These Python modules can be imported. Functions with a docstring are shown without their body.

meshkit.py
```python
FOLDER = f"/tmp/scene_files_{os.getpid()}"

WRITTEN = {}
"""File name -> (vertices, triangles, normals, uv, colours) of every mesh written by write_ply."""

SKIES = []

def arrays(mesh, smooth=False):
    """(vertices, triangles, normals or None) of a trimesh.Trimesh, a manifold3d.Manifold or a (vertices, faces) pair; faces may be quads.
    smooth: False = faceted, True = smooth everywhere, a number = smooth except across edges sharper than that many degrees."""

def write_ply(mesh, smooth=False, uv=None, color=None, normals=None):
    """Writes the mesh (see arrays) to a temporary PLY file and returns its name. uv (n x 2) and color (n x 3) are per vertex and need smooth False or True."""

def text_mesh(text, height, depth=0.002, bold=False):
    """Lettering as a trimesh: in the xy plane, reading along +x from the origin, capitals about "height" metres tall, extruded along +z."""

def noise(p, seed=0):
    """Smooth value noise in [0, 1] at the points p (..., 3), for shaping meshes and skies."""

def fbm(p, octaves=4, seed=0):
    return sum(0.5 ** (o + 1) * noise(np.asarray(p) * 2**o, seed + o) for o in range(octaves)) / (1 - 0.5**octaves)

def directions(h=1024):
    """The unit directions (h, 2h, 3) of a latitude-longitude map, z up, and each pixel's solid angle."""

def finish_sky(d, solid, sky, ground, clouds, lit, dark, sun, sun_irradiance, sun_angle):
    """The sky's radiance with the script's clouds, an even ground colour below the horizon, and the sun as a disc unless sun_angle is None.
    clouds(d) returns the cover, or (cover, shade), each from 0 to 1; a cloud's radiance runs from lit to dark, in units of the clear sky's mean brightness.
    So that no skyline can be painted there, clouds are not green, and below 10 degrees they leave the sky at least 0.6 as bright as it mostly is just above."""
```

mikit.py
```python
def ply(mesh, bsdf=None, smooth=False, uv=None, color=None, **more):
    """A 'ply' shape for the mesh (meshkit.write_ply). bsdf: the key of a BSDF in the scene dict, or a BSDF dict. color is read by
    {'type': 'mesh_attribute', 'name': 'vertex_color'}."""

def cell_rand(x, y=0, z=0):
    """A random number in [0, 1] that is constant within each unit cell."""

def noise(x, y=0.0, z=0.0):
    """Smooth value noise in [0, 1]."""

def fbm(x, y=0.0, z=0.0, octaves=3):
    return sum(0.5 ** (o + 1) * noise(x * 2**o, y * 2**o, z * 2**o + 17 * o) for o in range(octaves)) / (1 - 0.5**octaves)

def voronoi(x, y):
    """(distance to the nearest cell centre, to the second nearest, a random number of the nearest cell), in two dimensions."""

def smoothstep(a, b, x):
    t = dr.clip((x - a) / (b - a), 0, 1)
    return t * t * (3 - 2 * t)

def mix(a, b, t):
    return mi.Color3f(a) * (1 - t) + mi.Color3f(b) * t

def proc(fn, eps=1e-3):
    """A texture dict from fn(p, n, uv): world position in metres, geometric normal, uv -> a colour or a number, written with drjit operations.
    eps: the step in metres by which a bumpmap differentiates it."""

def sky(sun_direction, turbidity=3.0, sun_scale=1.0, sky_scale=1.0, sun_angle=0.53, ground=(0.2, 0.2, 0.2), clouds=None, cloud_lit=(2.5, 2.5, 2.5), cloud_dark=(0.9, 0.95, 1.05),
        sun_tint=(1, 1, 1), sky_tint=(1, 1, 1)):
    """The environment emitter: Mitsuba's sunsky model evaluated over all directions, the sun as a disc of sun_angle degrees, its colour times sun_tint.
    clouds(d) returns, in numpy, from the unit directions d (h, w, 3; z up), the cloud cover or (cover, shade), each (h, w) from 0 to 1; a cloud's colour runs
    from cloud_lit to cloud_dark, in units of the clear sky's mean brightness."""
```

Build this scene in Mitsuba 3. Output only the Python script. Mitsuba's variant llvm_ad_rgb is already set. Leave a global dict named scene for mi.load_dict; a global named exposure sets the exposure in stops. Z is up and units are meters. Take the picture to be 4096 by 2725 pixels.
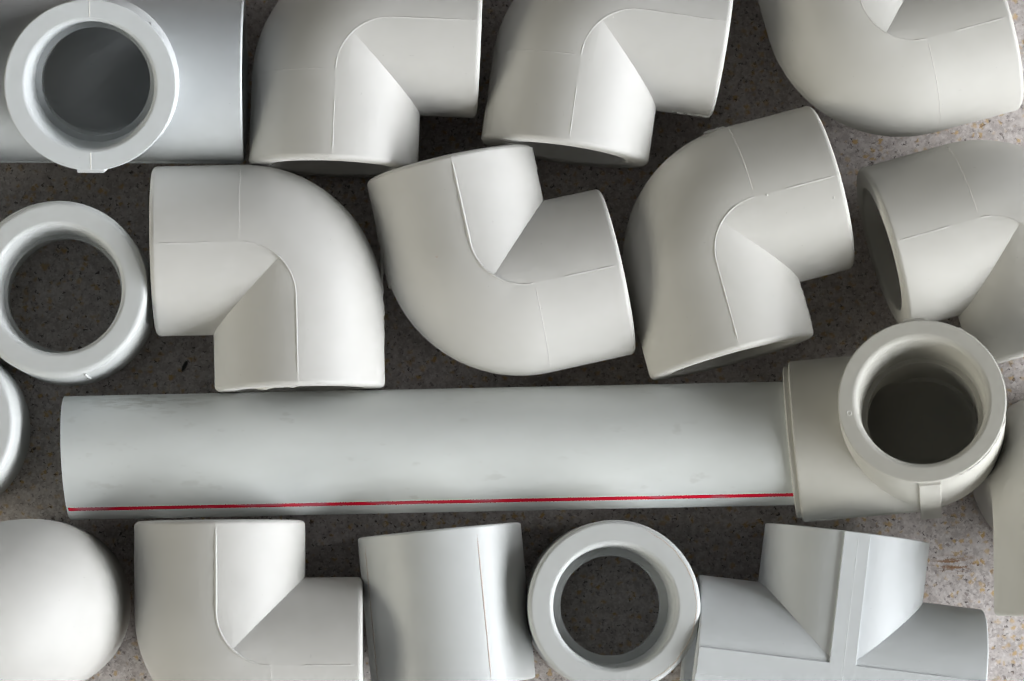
import math, random
import numpy as np, trimesh, scipy.sparse, scipy.sparse.csgraph, manifold3d as m3, drjit as dr, mitsuba as mi, mikit, meshkit
from mikit import noise, fbm, voronoi, cell_rand, smoothstep, mix

# ------------------------------------------------------------------ camera, light, exposure (numbers of the scene are millimetres)
T4 = mi.ScalarTransform4f
MM = 0.001
CAM = np.array([-31.19, -61.15, 951.46])
AIM = np.array([0.0, 0.0, 21.9])
exposure = 0.0
scene, labels = {}, {}
scene['camera'] = {'type': 'thinlens', 'fov': 16.1626, 'fov_axis': 'x', 'aperture_radius': 0.0052, 'focus_distance': 0.922,
                   'near_clip': 0.05, 'far_clip': 30.0,
                   'to_world': T4().look_at(origin=(CAM * MM).tolist(), target=(AIM * MM).tolist(), up=[0, 1, 0])}


def window(key, azimuth, elevation, distance, width, height, radiance):
    """A lit window: an upright pane standing in the room, facing the table."""
    a, e = math.radians(azimuth), math.radians(elevation)
    c = np.array([math.cos(a) * math.cos(e), math.sin(a) * math.cos(e), math.sin(e)]) * distance
    to = T4().look_at(origin=c.tolist(), target=[0, 0, float(c[2])], up=[0, 0, 1]) @ T4().scale([width / 2, height / 2, 1])
    scene[key] = {'type': 'rectangle', 'to_world': to, 'emitter': {'type': 'area', 'radiance': {'type': 'rgb', 'value': radiance}},
                  'bsdf': {'type': 'diffuse', 'reflectance': {'type': 'rgb', 'value': [0.3, 0.3, 0.3]}}}
    labels[key] = {'label': 'bright window beyond the %s of the table' % ('right side' if abs(azimuth) < 90 else 'left side'), 'category': 'window', 'kind': 'structure'}


window('window', -17, 25, 2.02, 2.9, 1.1, [11.0, 11.25, 11.5])
window('window_001', 200, 27, 2.3, 1.9, 1.2, [4.3, 4.15, 3.6])
scene['room_light'] = {'type': 'constant', 'radiance': {'type': 'rgb', 'value': [0.05, 0.05, 0.049]}}


# ------------------------------------------------------------------ materials
def rgb(c):
    return {'type': 'rgb', 'value': list(c)}


def grain(p, n, uv):
    x, y, z = p.x * 1000, p.y * 1000, p.z * 1000
    return (noise(x * 3.1, y * 3.1, z * 3.1) * 0.5 + noise(x * 1.1 + 5, y * 1.1, z * 1.1) * 0.5 + noise(x * 0.22, y * 0.22, z * 0.22) * 2.0) * 1e-5


GRAIN = mikit.proc(grain, eps=1e-4)


def plastic(key, colour, rough=0.53, spec=0.48, bump=1.8, mottle=0.05):
    c = np.array(colour)

    def col(p, n, uv):
        x, y, z = p.x * 1000, p.y * 1000, p.z * 1000
        t = fbm(x * 0.16 + 3, y * 0.16, z * 0.16 + 7) - 0.5
        speck = smoothstep(0.965, 0.985, noise(x * 0.9, y * 0.9, z * 0.9 + 31))
        return mi.Color3f(*[float(v) for v in c]) * (1 + mottle * t) * (1 - 0.10 * speck)
    scene[key] = {'type': 'twosided', 'bsdf': {'type': 'bumpmap', 'tex': GRAIN, 'scale': bump,
                  'bsdf': {'type': 'principled', 'base_color': mikit.proc(col), 'roughness': rough, 'specular': spec}}}


plastic('grey_plastic', (0.485, 0.48, 0.458))
plastic('warm_grey_plastic', (0.468, 0.460, 0.428))
plastic('blue_grey_plastic', (0.485,0.507,0.513), rough=0.50)
plastic('sand_grey_plastic', (0.465,0.458,0.418))
plastic('ring_plastic', (0.47,0.485,0.48), rough=0.38)
plastic('seam_brown', (0.47, 0.40, 0.35))
plastic('shell_plastic', (0.55, 0.55, 0.52), rough=0.35)


def pipe_colour(p, n, uv):
    x, y, z = p.x * 1000, p.y * 1000, p.z * 1000
    t = fbm(x * 0.05, y * 0.12, z * 0.12 + 4) - 0.5
    c = mi.Color3f(0.57, 0.595, 0.585) * (1 + 0.16 * t)
    # grey rub marks, stretched along the pipe
    rub = smoothstep(0.60, 0.78, fbm(x * 0.24 + 11, y * 0.42, z * 0.42, 4)) * smoothstep(0.45, 0.7, noise(x * 0.07, y * 0.2, 3.0))
    c = mix(c, mi.Color3f(0.30, 0.30, 0.27), rub * 0.2)
    # the dirt smear near the cut end
    d = smoothstep(1.0, 0.25, dr.sqrt(dr.square((x + 94) / 22) + dr.square((y + 16.2) / 3.2)))
    smear = d * smoothstep(0.40, 0.62, fbm(x * 0.30, y * 1.1, z * 0.6, 4))
    c = mix(c, mi.Color3f(0.20, 0.19, 0.15), smear * 0.32)
    white = smoothstep(0.70, 0.82, fbm(x * 0.5 + 40, y * 1.6, z * 1.6, 3)) * smoothstep(0.55, 0.75, noise(x * 0.045 + 9, y * 0.1, 1.0))
    return mix(c, mi.Color3f(0.68, 0.69, 0.69), white * 0.12)


scene['pipe_plastic'] = {'type': 'twosided', 'bsdf': {'type': 'bumpmap', 'tex': GRAIN, 'scale': 0.7,
                         'bsdf': {'type': 'principled', 'base_color': mikit.proc(pipe_colour), 'roughness': 0.40, 'specular': 0.5}}}


def stripe_colour(p, n, uv):
    x, y = p.x * 1000, p.y * 1000
    worn = smoothstep(0.55, 0.85, fbm(x * 0.15, y * 0.8, 2.0, 3) + 0.35 * smoothstep(-92, -108, x) + 0.12 * smoothstep(6, 0, dr.abs(x - 38)))
    return mix(mi.Color3f(0.62, 0.006, 0.03), mi.Color3f(0.42, 0.16, 0.20), worn * 0.75)


scene['red_print'] = {'type': 'twosided', 'bsdf': {'type': 'principled', 'base_color': mikit.proc(stripe_colour), 'roughness': 0.42, 'specular': 0.5}}


def table_colour(p, n, uv):
    x, y = p.x * 1000, p.y * 1000
    g = 0.6 * fbm(x * 2.3, y * 2.3, 0.0, 3) + 0.4 * noise(x * 0.8, y * 0.8, 40.0)
    c = mix(mi.Color3f(0.39, 0.352, 0.335), mi.Color3f(0.55, 0.51, 0.49), smoothstep(0.25, 0.75, g))
    wx, wy = x + 0.9 * (noise(x * 1.7, y * 1.7, 5.0) - 0.5), y + 0.9 * (noise(x * 1.7, y * 1.7, 9.0) - 0.5)
    d, e, k = voronoi(wx * 0.44, wy * 0.44)                      # ochre chips
    s = 0.04 + 0.26 * cell_rand(k * 977.0, 3, 1)
    och = smoothstep(s + 0.09, s - 0.04, d) * dr.select(k > 0.40, 1.0, 0.0)
    c = mix(c, mix(mi.Color3f(0.42, 0.27, 0.11), mi.Color3f(0.56, 0.41, 0.22), g), och * (0.5 + 0.5 * cell_rand(k * 577.0, 1, 5)))
    d, e, k = voronoi(wx * 0.85 + 31, wy * 0.85 + 7)             # plum grains
    och = smoothstep(0.34, 0.16, d) * dr.select(k > 0.70, 1.0, 0.0)
    c = mix(c, mi.Color3f(0.15, 0.115, 0.12), och * 0.55)
    d, e, k = voronoi(wx * 0.60 + 13, wy * 0.60 + 57)            # black specks
    och = smoothstep(0.22, 0.12, d) * dr.select(k > 0.83, 1.0, 0.0)
    c = mix(c, mi.Color3f(0.06, 0.048, 0.046), och * 0.8)
    d, e, k = voronoi(wx * 1.2 + 3, wy * 1.2 + 17)               # pale quartz crumbs
    och = smoothstep(0.45, 0.25, d) * dr.select(k > 0.72, 1.0, 0.0)
    c = mix(c, mi.Color3f(0.66, 0.635, 0.62), och * 0.55)
    # the brown scuff by the right edge, and a dark nick by the left elbow
    sc = smoothstep(1.0, 0.3, dr.sqrt(dr.square((x - 118) / 8.5) + dr.square((y + 57.5) / 3.2))) * smoothstep(0.50, 0.66, fbm(x * 0.35 + 2, y * 1.9, 1.0, 3))
    c = mix(c, mi.Color3f(0.22, 0.11, 0.04), sc * 0.85)
    nk = smoothstep(1.0, 0.6, dr.sqrt(dr.square((x + 85.6 - 0.4 * (y + 5.5)) / 0.75) + dr.square((y + 5.5) / 1.9)))
    return mix(c, mi.Color3f(0.012, 0.010, 0.010), nk)


scene['speckled_stone'] = {'type': 'twosided', 'bsdf': {'type': 'principled', 'base_color': mikit.proc(table_colour), 'roughness': 0.45, 'specular': 0.4}}


# ------------------------------------------------------------------ shape helpers
SEG = 176


def numbered(key):
    k, i = key, 0
    while k in labels or k in scene:
        i += 1
        k = '%s_%03d' % (key, i)
    return k


def frame(origin, x, y):
    """Pose whose local x and y axes point along the given world directions."""
    x = np.array(x, float); x /= np.linalg.norm(x)
    y = np.array(y, float); y -= x * (x @ y); y /= np.linalg.norm(y)
    m = np.eye(4)
    m[:3, 0], m[:3, 1], m[:3, 2], m[:3, 3] = x, y, np.cross(x, y), origin
    return m


def deg(a):
    return [math.cos(math.radians(a)), math.sin(math.radians(a)), 0.0]


def world(m):
    return T4().scale(MM) @ T4(m.tolist())


def edge_split(shape, angle=13.0):
    """Vertices split only along the edges sharper than the angle, so that a crease may fade out into a smooth surface."""
    if hasattr(shape, 'to_mesh'):
        g = shape.to_mesh()
        v, f = np.array(g.vert_properties[:, :3], float), np.array(g.tri_verts, int)
    else:
        v, f = np.array(shape.vertices, float), np.array(shape.faces, int)
    t = trimesh.Trimesh(v, f, process=False)
    n, c, k = t.face_normals, len(f), 3 * len(f)
    pair, edge = t.face_adjacency, t.face_adjacency_edges
    ok = np.einsum('ij,ij->i', n[pair[:, 0]], n[pair[:, 1]]) > math.cos(math.radians(angle))
    pair, edge = pair[ok], edge[ok]
    rows, cols = [], []
    for e in (0, 1):
        slot = [pair[:, s] * 3 + np.argmax(f[pair[:, s]] == edge[:, e:e + 1], axis=1) for s in (0, 1)]
        rows.append(slot[0]); cols.append(slot[1])
    rows, cols = np.concatenate(rows), np.concatenate(cols)
    graph = scipy.sparse.coo_matrix((np.ones(len(rows)), (rows, cols)), (k, k))
    count, lab = scipy.sparse.csgraph.connected_components(graph, directed=False)
    nv = np.zeros((count, 3)); nv[lab] = v[f.ravel()]
    return trimesh.Trimesh(nv, lab.reshape(-1, 3), process=False)


def plys(shape, smooth=13):
    return mikit.ply(shape, None, smooth=True) if smooth is True else mikit.ply(edge_split(shape, smooth), None, smooth=True)


class Thing:
    def __init__(self, key, pose, label, category, group=None):
        self.key, self.pose = numbered(key), pose
        labels[self.key] = {'label': label, 'category': category, **({'group': group} if group else {})}

    def part(self, name, shape, bsdf, smooth=13, label=None):
        key = numbered(self.key + '__' + name)
        if isinstance(shape, dict):
            scene[key] = {**shape, 'bsdf': {'type': 'ref', 'id': bsdf}, 'to_world': world(self.pose)}
        else:
            shape = plys(shape, smooth) if smooth not in (True, False) else mikit.ply(shape, None, smooth=smooth)
            scene[key] = {**shape, 'bsdf': {'type': 'ref', 'id': bsdf}, 'to_world': world(self.pose)}
        if label:
            labels[key] = {'label': label}
        return key


def arc(cx, cy, r, a0, a1, n=20):
    t = np.radians(np.linspace(a0, a1, n))
    return [(cx + r * math.cos(a), cy + r * math.sin(a)) for a in t]


def lathe(profile, segs=SEG):
    return m3.Manifold.revolve(m3.CrossSection([np.array(profile, float)], m3.FillRule.NonZero), segs)


AXIS = {'x': lambda s: s.rotate([0, 90, 0]), 'y': lambda s: s.rotate([-90, 0, 0]), '-x': lambda s: s.rotate([0, -90, 0]), 'z': lambda s: s}


def rod(r, l, fillet, axis, start=0.0):
    """Solid round arm from start to l along an axis, its far edge rounded."""
    return AXIS[axis](lathe([(0, start), (r, start), (r, l - fillet)] + arc(r - fillet, l - fillet, fillet, 0, 90)[1:] + [(0, l)]))


def bore(l, mouth, bevel, depth, inner, axis, through=0.0):
    """What is drilled out of an arm: bevelled mouth, tapering socket, stop ledge, narrower way through."""
    return AXIS[axis](lathe([(0, through), (inner, through), (inner, l - depth), (mouth - 0.55, l - depth), (mouth, l - bevel)]
                            + arc(mouth + bevel, l - bevel, bevel, 180, 90)[1:] + [(mouth + bevel, l + 3), (0, l + 3)]))


def sleeve(l, mouth, bevel, depth, inner, axis):
    """The lining of a socket, a thin separate shell just inside the bore."""
    t = 0.06
    return AXIS[axis](lathe([(inner - t, l - depth - 6), (inner + 0.3, l - depth - 6), (inner + 0.3, l - depth - 0.3), (mouth - 0.2, l - depth - 0.3), (mouth + 0.3, l - bevel - 0.4),
                             (mouth - t, l - bevel - 0.4), (mouth - 0.55 - t, l - depth + t), (inner - t, l - depth + t)]))


def bead(points, r=0.19, sides=8, taper=True):
    """A thin raised seam along a polyline."""
    p = np.array(points, float)
    n = len(p)
    tan = np.gradient(p, axis=0)
    tan /= np.linalg.norm(tan, axis=1, keepdims=True)
    up = np.array([0, 0, 1.0]) if np.abs(tan[:, 2]).max() < 0.9 else np.array([0.3, 0.5, 0.81])
    a = np.cross(tan, up); a /= np.linalg.norm(a, axis=1, keepdims=True)
    b = np.cross(a, tan)
    rr = np.full(n, r)
    if taper:
        s = np.linspace(0, 1, n)
        rr = r * np.clip(np.minimum(s, 1 - s) * 12, 0.15, 1) * (0.65 + 0.7 * meshkit.noise(p * 0.45 + 3.7)) + 0.12 * r * (meshkit.noise(p * 2.1) > 0.82)
    t = np.arange(sides) * 2 * math.pi / sides
    v = (p[:, None] + rr[:, None, None] * (np.cos(t)[None, :, None] * a[:, None] + np.sin(t)[None, :, None] * b[:, None])).reshape(-1, 3)
    f = []
    for i in range(n - 1):
        for j in range(sides):
            k = (j + 1) % sides
            f += [[i * sides + j, i * sides + k, (i + 1) * sides + k], [i * sides + j, (i + 1) * sides + k, (i + 1) * sides + j]]
    for e, o in ((0, 1), (n - 1, -1)):
        v = np.vstack([v, p[e]])
        for j in range(sides):
            tri = [e * sides + j, e * sides + (j + 1) % sides, len(v) - 1]
            f.append(tri[::-1] if o > 0 else tri)
    return trimesh.Trimesh(v, np.array(f)[:, ::-1], process=False)


def burr(points, out, height, seed, wide=0.25):
    """Ragged moulding flash: a thin torn fin along a polyline, standing out along the given directions."""
    rnd = np.random.default_rng(seed)
    p, o = np.array(points, float), np.array(out, float)
    n = len(p)
    side = np.gradient(p, axis=0)
    side = np.cross(side, o); side /= np.linalg.norm(side, axis=1, keepdims=True) + 1e-9
    h = height * np.clip(np.convolve(rnd.random(n) * 1.5 - 0.25, [0.3, 0.4, 0.3], 'same'), 0.02, 1)
    h[0] = h[-1] = 0.02
    a, b = p + side * wide / 2 - o * 0.3, p - side * wide / 2 - o * 0.3
    c = p + o * h[:, None]
    v = np.vstack([a, b, c])
    f = []
    for i in range(n - 1):
        for s, t in ((0, n), (n, 2 * n), (2 * n, 0)):
            f += [[s + i, s + i + 1, t + i], [t + i, s + i + 1, t + i + 1]]
    return trimesh.Trimesh(v, np.array(f), process=False)




# ------------------------------------------------------------------ setting
s = 450.0
scene['table_top'] = {**mikit.ply((np.array([[-s, -s, 0], [s, -s, 0], [s, s, 0], [-s, s, 0], [-s, -s, -30], [s, -s, -30], [s, s, -30], [-s, s, -30]]),
                                   np.array([[0, 1, 2, 3], [7, 6, 5, 4], [0, 4, 5, 1], [1, 5, 6, 2], [2, 6, 7, 3], [3, 7, 4, 0]])), 'speckled_stone'), 'to_world': T4().scale(MM)}
labels['table_top'] = {'label': 'speckled stone table top with ochre and dark grains under the fittings', 'category': 'table top', 'kind': 'structure'}

# ------------------------------------------------------------------ the plain grey elbow: two arms along local +x and +y, axes crossing at the origin
R, LA, RB = 21.9, 36.6, 13.8


def elbow_body(flip=False, r=R, la=LA, rb=RB, fillet=1.35, mouth=16.2):
    a, b = rod(r, la, fillet, 'x', rb), rod(r, la, fillet, 'y', rb)
    # the outer bend: a full round tube swept a quarter turn about (rb, rb)
    t = np.linspace(0, 2 * math.pi, 129)[:-1]
    ring = m3.CrossSection([np.stack([rb + r * np.cos(t), r * np.sin(t)], 1)])
    bend = m3.Manifold.revolve(ring, 320, 90).rotate([0, 0, 180]).translate([rb, rb, 0])
    # inside the ridge the two straight arms run on until they meet in a mitre
    core = (rod(r, rb + 0.5, 0.001, 'x') + rod(r, rb + 0.5, 0.001, 'y'))
    disc = m3.Manifold.cylinder(4 * r, rb - 0.02, rb - 0.02, 160, True).translate([rb, rb, 0])
    body = a + b + (bend - disc) + (core ^ disc)
    way = 13.0
    hole = bore(la, mouth, 0.8, 18.5, way, 'x') + bore(la, mouth, 0.8, 18.5, way, 'y') + m3.Manifold.sphere(way, 64)
    return (body - hole).warp_batch(lambda v: lift(v, flip))


PEAK = 0.56


def lift(v, flip):
    """The two mould halves meet in a faint ridge along the top and the underside."""
    v = np.array(v, float)
    x, y = v[:, 0], v[:, 1]
    d = np.where((x < RB) & (y < RB), np.abs(np.hypot(x - RB, y - RB) - RB), np.where((x - RB) > (y - RB), np.abs(y), np.abs(x)))
    fade = 1 - 0.5 * np.clip(((y - x if flip else x - y) - 0.0) / 8, 0, 1)
    v[:, 2] += np.sign(v[:, 2]) * PEAK * fade * np.clip(1 - d / 14.0, 0, 1) ** 2 * np.clip(np.abs(v[:, 2]) / R, 0, 1)
    return v


ELBOW = {f: plys(elbow_body(f), 6) for f in (False, True)}
SOCK = {k: plys(sleeve(LA, 16.2, 0.8, 18.5, 13.0, k)) for k in 'xy'}


def on_skin(p, flip, sink=0.0):
    """Points of the plain round skin moved to the finished surface."""
    q = lift(np.array(p, float), flip)
    q[:, 2] -= sink
    return q


def swap(p, flip):
    p = np.array(p, float)
    return p[:, [1, 0, 2]] if flip else p


def ridge_full(flip):       # along the top of the second arm and round the bend to its end
    t = np.radians(np.linspace(180, 262, 34))
    p = [(0.0, y, R) for y in np.linspace(LA - 0.9, RB, 40)] + [(RB + RB * math.cos(a), RB + RB * math.sin(a), R) for a in t[1:]]
    return on_skin(swap(p, flip), flip)


def ridge_part(flip, far=21.0):
    return on_skin(swap([(x, 0.0, R) for x in np.linspace(LA - 1.5, far, 24)], flip), flip, 0.05)


def half_ring(flip):
    t = np.radians(np.linspace(0, 78, 26))
    return on_skin(swap([(RB, -R * math.sin(a), R * math.cos(a)) for a in t], flip), flip, 0.02)


def ledge(flip):
    t = np.radians(np.linspace(270, 256, 8))
    return on_skin(swap([(RB + RB * math.cos(a), RB + RB * math.sin(a), R) for a in t], flip), flip, 0.02)


SEAMS = {f: [[plys(bead(ridge_full(f), r), True) for r in (0.18, 0.24, 0.34)], plys(bead(ridge_part(f), 0.22), True), plys(bead(half_ring(f), 0.13), True), plys(bead(ledge(f), 0.2), True)] for f in (False, True)}


def elbow(pose, label, flip=False, sockets='xy', burrs=(), seam=1, skin='grey_plastic'):
    t = Thing('elbow_fitting', pose, label, 'pipe elbow')
    t.part('body', ELBOW[flip], skin)
    for k in sockets:
        t.part('socket', SOCK[k], skin)
    for s in [SEAMS[flip][0][seam]] + SEAMS[flip][1:]:
        t.part('mould_seam', s, skin)
    for side, a0, a1, h, seed in burrs:
        if side in 'xy':
            t.part('flash', rim_flash(side, a0, a1, h, seed), 'shell_plastic', smooth=False)
        else:           # fins along the side of an arm: 'bo' = second arm, outer side, and so on
            sg = -1.0 if side[1] == 'o' else 1.0
            ys = np.linspace(a0, a1, 60)
            line, out = np.stack([np.full(60, sg * (R - 0.05)), ys, np.full(60, 2.0)], 1), np.tile([sg, 0, 0], (60, 1))
            if side[0] == 'a':
                line, out = line[:, [1, 0, 2]], out[:, [1, 0, 2]]
            t.part('flash', burr(line, out, h, seed), 'shell_plastic', smooth=False)
    return t


def rim_flash(side, a0, a1, h, seed, la=LA, rr=17.0, inward=True):
    """Torn film round the mouth of an arm, angles from the arm's top."""
    n = max(12, int(abs(a1 - a0) * 0.5))
    a = np.radians(np.linspace(a0, a1, n))
    ring = np.stack([np.full(n, la - 0.1), rr * np.sin(a), rr * np.cos(a)], 1)
    out = np.stack([np.full(n, 1.0), -0.15 * np.sin(a), -0.15 * np.cos(a)], 1)
    if side == 'y':
        ring, out = ring[:, [1, 0, 2]], out[:, [1, 0, 2]]
    return burr(ring, out, h, seed)


def flat(x, y, phi, z=R + PEAK, tilt=(0, 0)):
    """An elbow lying on the table: first arm towards phi; tilt lifts (along x, along y) in degrees."""
    zx, zy = math.tan(math.radians(tilt[0])), math.tan(math.radians(tilt[1]))
    d, e = deg(phi), deg(phi + 90)
    d[2] = d[0] * zx + d[1] * zy
    e[2] = e[0] * zx + e[1] * zy
    return frame([x, y, z], d, e)


elbow(flat(-45.0, 81.1, 268), 'leftmost elbow along the top edge, beside the wide tee, open mouth towards the pipe', seam=0)
T2 = elbow(flat(18.65, 84.8, 262), 'second elbow from the left along the top edge, turned slightly clockwise', seam=0, burrs=(('bi', 26, 36, 0.5, 5),))
elbow(flat(91.6, 72.2, 15.3), 'elbow cut off by the top right corner, bend at its lower left', skin='warm_grey_plastic', seam=0, sockets='')
elbow(flat(-55.6, 23.7, 181.5), 'elbow above the left part of the striped pipe, arms pointing left and down', seam=1, sockets='y', burrs=(('y', 0, 44, 0.8, 3), ('bo', -2, 26, 0.5, 8)))
M2 = elbow(flat(-8.5, 10.1, 12.5), 'tilted elbow in the centre, arms opening up and right', seam=2, sockets='', burrs=(('bo', 8, 24, 0.45, 4), ('bi', 30, 36, 0.3, 14)))
M3 = elbow(flat(47.5, 30.7, 284.9, R + 1.2, tilt=(0.5, -2.2)), 'elbow above the right part of the striped pipe, arms pointing right and down', skin='warm_grey_plastic', flip=True, seam=1, sockets='x', burrs=(('ai', 24, 34, 0.35, 6), ('bo', 8, 14, 0.5, 16)))
elbow(flat(131.1, 33.8, 196), 'elbow at the right edge with its dark open mouth facing left', skin='warm_grey_plastic', seam=0, sockets='x')
elbow(flat(-74.8, -83.2, 0.5), 'elbow at the bottom edge between the round dome and the lying coupling', seam=2, sockets='')
elbow(frame([-121.1, -68.4, LA], deg(188), [0, 0, -1]), 'elbow standing on its mouth in the bottom left corner, showing a smooth dome', sockets='')
elbow(frame([144.5, -34.3, LA], deg(270), [0, 0, -1]), 'shaded elbow cut off by the right edge, beside the upright sandy elbow', skin='warm_grey_plastic', sockets='')
elbow(frame([-168.0, 66.0, R], deg(95), [0, 0, 1]), 'elbow standing outside the left edge beside the wide tee', sockets='')
# small pimples and specks left on the skins
for t, p, r, m in ((M2, (-8.85, 11.9, 20.15), 0.24, 'seam_brown'), (T2, (3.0, 6.8, 22.0), 0.3, 'shell_plastic'), (M3, (5.3, 33.3, 21.35), 0.28, 'shell_plastic'), (M3, (0.4, 17.0, 22.2), 0.3, 'shell_plastic')):
    g = trimesh.creation.icosphere(2, r)
    g.apply_translation(p)
    t.part('pimple', g, m, True)


# ------------------------------------------------------------------ couplings: short sleeves
def ring_body(r, l, fillet, mouth, bevel, ledge=1.4):
    prof = [(mouth + bevel, 0)] + [(r - fillet, 0)] + arc(r - fillet, fillet, fillet, -90, 0)[1:] + [(r, l - fillet)] + arc(r - fillet, l - fillet, fillet, 0, 90)[1:] \
        + [(mouth + bevel, l)] + arc(mouth + bevel, l - bevel, bevel, 90, 180)[1:] + [(mouth - 0.5, l * 0.5 + 1.6), (mouth - ledge, l * 0.5 + 1.6), (mouth - ledge, l * 0.5 - 1.6), (mouth - 0.5, l * 0.5 - 1.6), (mouth, bevel)] \
        + arc(mouth + bevel, bevel, bevel, 180, 270)[1:-1]
    return lathe(prof)


def upright(x, y, rot=0.0):
    return frame([x, y, 0], deg(rot), deg(rot + 90))


def ring_thing(pose, label, r, l, fillet, mouth, bevel, bsdf, ledge=1.4):
    t = Thing('coupling', pose, label, 'pipe coupling')
    t.part('body', plys(ring_body(r, l, fillet, mouth, bevel, ledge)), bsdf)
    h = l * 0.5 + 1.6
    t.part('socket', plys(lathe([(mouth - ledge - 0.06, h - 3), (mouth - ledge + 0.3, h - 3), (mouth - ledge + 0.3, h - 0.3), (mouth - 0.3, h - 0.3), (mouth + 0.3, l - bevel - 0.5), (mouth - 0.06, l - bevel - 0.5), (mouth - 0.56, h + 0.06), (mouth - ledge - 0.06, h + 0.06)])), bsdf)
    return t


t = ring_thing(upright(-115.4, 11.6), 'coupling standing on end at the left edge, table seen through its hole', 22.5, 40.4, 1.7, 16.1, 1.3, 'ring_plastic')
t.part('mould_seam', bead([(22.8 * math.cos(a) * 0.999, 22.8 * math.sin(a) * 0.999, z) for a, z in zip(np.full(12, math.radians(-72)), np.linspace(40.0, 22, 12))], 0.3), 'ring_plastic', True)
t = ring_thing(upright(-148.6, -22.4), 'coupling mostly cut off by the left edge beside the cut pipe end', 22.8, 40.4, 1.7, 16.1, 1.3, 'ring_plastic')
t = ring_thing(upright(-161.0, 20.0), 'coupling standing outside the left edge between two others', 22.0, 40.4, 1.7, 16.1, 1.3, 'ring_plastic')
t = ring_thing(upright(25.3, -68.4), 'coupling standing on end at the bottom, between lying coupling and tee', 21.8, 40.4, 1.2, 15.5, 1.3, 'ring_plastic', 2.6)
q = np.radians(np.linspace(-95, 70, 90))
w = 20.65 + 0.12 * np.sin(q * 23) * np.sin(q * 7)
t.part('flash', bead(np.stack([w * np.cos(q), w * np.sin(q), np.full(90, 40.4)], 1), 0.11), 'seam_brown', True)


def lying_coupling():
    x0, y0, x1, y1 = -18.8, -48.9, -14.9, -88.9
    d = np.array([x1 - x0, y1 - y0, 0.0]); l = np.linalg.norm(d); d /= l
    t = Thing('coupling', frame([x0, y0, 21.1], np.cross(d, [0, 0, 1]) * -1, np.cross(d, np.cross(d, [0, 0, 1]) * -1)), 'coupling lying on its side at the bottom with thin brown seam lines', 'pipe coupling')
    t.part('body', plys(ring_body(21.1, l, 0.7, 16.1, 0.8)), 'ring_plastic')
    return t, l


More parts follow.
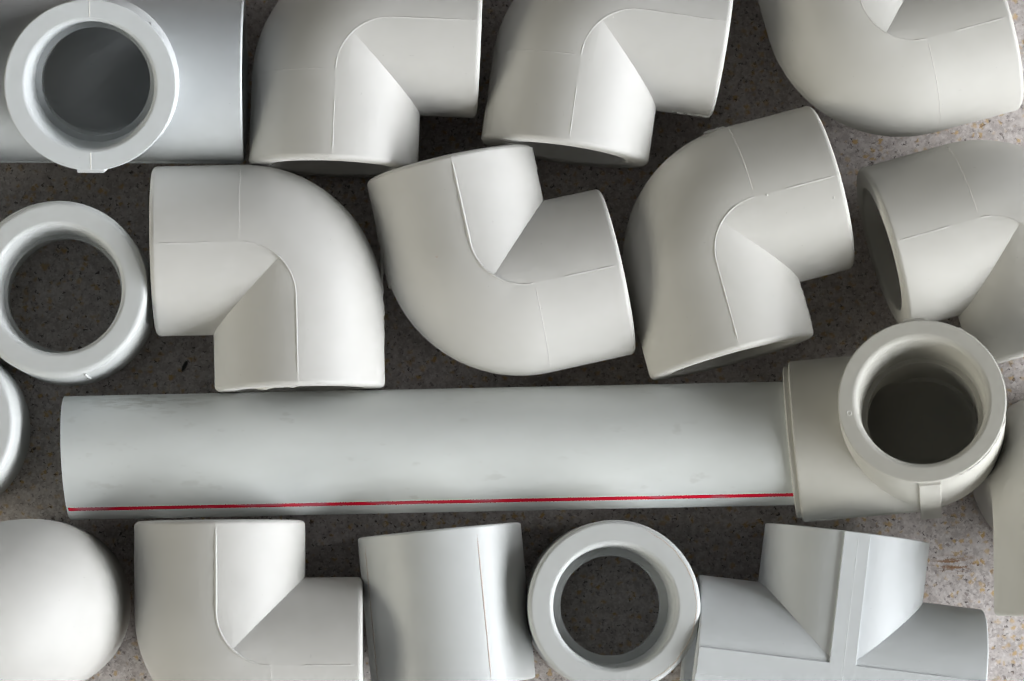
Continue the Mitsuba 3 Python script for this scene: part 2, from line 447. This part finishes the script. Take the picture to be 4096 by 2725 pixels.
t, l = lying_coupling()
m = t.pose
toward_up = np.linalg.inv(m[:3, :3]) @ np.array([0, 0, 1.0])
right = np.linalg.inv(m[:3, :3]) @ np.array([1.0, 0, 0])
right[2] = 0; right /= np.linalg.norm(right)
for ang, r in ((25.8, 0.17), (-66, 0.14)):
    d = toward_up * math.cos(math.radians(ang)) + right * math.sin(math.radians(ang))
    t.part('mould_seam', bead([d * 21.1 + np.array([0, 0, z]) for z in np.linspace(2.2, l - 0.8, 30)], r), 'seam_brown', True)


# ------------------------------------------------------------------ tees with flat ribs
RT, HALF = 21.6, 36.9


def tee_body():
    run = rod(RT, HALF, 0.5, 'x') + rod(RT, HALF, 0.5, '-x')
    run = run + rod(21.3, HALF, 0.35, 'y')
    hole = m3.Manifold.batch_boolean([bore(HALF, 15.9, 1.1, 18, 13.8, k) for k in ('x', '-x', 'y')], m3.OpType.Add)
    return run - hole


def slab(x0, x1, y0, y1, z0, z1, c=0.12):
    """A box with its upper edges chamfered."""
    pts = [(x0, y0, z0), (x1, y0, z0), (x1, y1, z0), (x0, y1, z0), (x0, y0, z1 - c), (x1, y0, z1 - c), (x1, y1, z1 - c), (x0, y1, z1 - c),
           (x0 + c, y0 + c, z1), (x1 - c, y0 + c, z1), (x1 - c, y1 - c, z1), (x0 + c, y1 - c, z1)]
    return m3.Manifold.hull_points(np.array(pts, float))


TEE = plys(tee_body())


def tee(pose, label, show=1):
    t = Thing('tee_fitting', pose, label, 'pipe tee')
    t.part('body', TEE, 'blue_grey_plastic')
    for s in (1, -1):
        rib = slab(-HALF + 0.4, HALF - 0.4, -3.5, 3.5, 19, 21.85) + slab(-3.35, 3.35, 3.0, HALF - 0.15, 19, 21.86, 0.1)
        rib = rib if s > 0 else rib.rotate([0, 180, 0])
        t.part('rib', rib, 'blue_grey_plastic', smooth=False)
        line = [(0.25, y, s * 21.86) for y in np.linspace(-3.4, HALF - 0.5, 40)]
        t.part('mould_seam', bead(line, 0.1, taper=False), 'blue_grey_plastic', True)
    return t


TEE_BR = tee(frame([82.2, -86.3, RT], deg(-7), deg(83)), 'bluish tee lying flat in the bottom right corner, raised ribs along its top')
a = math.radians(10.7)
TEE_TL = tee(frame([-106.2, 67.9, RT], [1, 0, 0], [0, -math.sin(a), math.cos(a)]), 'wide bluish tee in the top left corner, its round branch facing up')
TEE_TL.part('socket', plys(sleeve(HALF, 15.9, 1.1, 18, 13.8, 'y')), 'blue_grey_plastic')

# ------------------------------------------------------------------ long pipe with red stripe, and the upright elbow it is plugged into
PR = 16.0
p0, p1 = np.array([-114.6, -30.3, PR]), np.array([76.0, -26.4, 21.4])
L = float(np.linalg.norm(p1 - p0))
pose = frame(p0, p1 - p0, [0, 1, 0])
t = Thing('pipe', pose, 'long grey pipe with a thin red stripe, lying across the picture', 'pipe')
tube = rod(PR, L, 0.15, 'x') - rod(12.2, L + 2, 0.01, 'x', -2)
tube = tube.warp(lambda v: (v[0] + 0.035 * v[1] * -1 * (1 if v[0] < L / 2 else 0), v[1], v[2]))
t.part('body', plys(tube, 20), 'pipe_plastic')
xs, th = np.linspace(0.4, L - 4, 120), np.radians(np.linspace(57.4 - 2.7, 57.4 + 2.7, 5))
rr = PR + 0.035
v = np.array([(x + 0.035 * rr * math.sin(b + 0.0002 * 0), -rr * math.sin(b), rr * math.cos(b)) for x in xs for b in th])
f = [[i * 5 + j, i * 5 + j + 1, (i + 1) * 5 + j + 1, (i + 1) * 5 + j] for i in range(len(xs) - 1) for j in range(4)]
t.part('red_stripe', (v, np.array(f)), 'red_print', True, label='thin red stripe printed along the pipe')

RC, LC = 20.9, 33.0


def upright_elbow():
    a, b = rod(RC, LC, 0.5, 'x', 6), rod(RC, LC, 0.4, 'y', 6)
    t = np.linspace(0, 2 * math.pi, 129)[:-1]
    rb = 6.0
    bend = m3.Manifold.revolve(m3.CrossSection([np.stack([rb + RC * np.cos(t), RC * np.sin(t)], 1)]), 256, 90).rotate([0, 0, 180]).translate([rb, rb, 0])
    lip = rod(RC - 1.2, LC + 1.5, 0.4, 'x', 10)
    hole = bore(LC + 1.5, 16.15, 0.5, 19, 13.0, 'x') + bore(LC, 15.9, 1.6, 17, 14.1, 'y') + m3.Manifold.sphere(13.0, 64)
    return a + b + bend + lip - hole


pose = frame([106.2, -23.2, 24.6], [-math.cos(math.radians(5)), -math.sin(math.radians(5)), -0.14], [-0.16, 0.19, 1.0])
t = Thing('elbow_fitting', pose, 'sandy grey elbow on the right end of the striped pipe, deep mouth facing up', 'pipe elbow')
t.part('body', plys(upright_elbow()), 'sand_grey_plastic')
t.part('socket', plys(sleeve(LC, 15.9, 1.6, 17, 14.1, 'y')), 'sand_grey_plastic')
for s in (1, -1):
    rib = slab(-2.7, 2.7, -9.0, LC - 0.9, 18.4, 21.6, 0.15) + slab(-2.69, 2.69, -8.99, 4.0, 15.0, 20, 0.15)
    t.part('rib', rib if s > 0 else rib.rotate([0, 180, 0]), 'sand_grey_plastic', smooth=False)
    t.part('mould_seam', bead([(x, -0.6, s * (RC + 0.02)) for x in np.linspace(-2, LC - 0.4, 40)], 0.22), 'sand_grey_plastic', True)
ring = np.array([(0.55 * math.cos(q), 0.55 * math.sin(q), 0) for q in np.linspace(0, 2 * math.pi, 25)])
t.part('moulding_mark', bead(np.stack([ring[:, 0] + 18.3, np.full(25, LC), ring[:, 1] - 1.5], 1), 0.16, taper=False), 'shell_plastic', True)
t.part('mould_seam', bead([(0.2, y, RC + 0.75) for y in np.linspace(-8.5, LC - 1.2, 30)], 0.2), 'shell_plastic', True)
# torn moulding film along the outer edge of the upright mouth
q = np.radians(np.linspace(-70, 60, 70))
t.part('flash', burr(np.stack([-RC * np.cos(q), np.full(70, LC - 0.45), RC * np.sin(q)], 1), np.stack([-np.cos(q), np.full(70, 0.3), np.sin(q)], 1), 0.35, 21), 'sand_grey_plastic', smooth=False)

# marks on the face of the wide tee's branch: parting lines across the rim and the gate stub at its edge
for s in (1, -1):
    TEE_TL.part('mould_seam', bead([(0.0, HALF + 0.0, s * r) for r in np.linspace(16.8, 21.2, 10)], 0.16, taper=False), 'shell_plastic', True)
TEE_TL.part('gate_stub', slab(-2.6, 2.6, 0, 0.9, 0, 5, 0.35).transform(np.array([[0.62, 0.78, 0, 16.1], [0, 0, 1, HALF - 5.4], [0.78, -0.62, 0, -13.1]])), 'blue_grey_plastic', smooth=False)
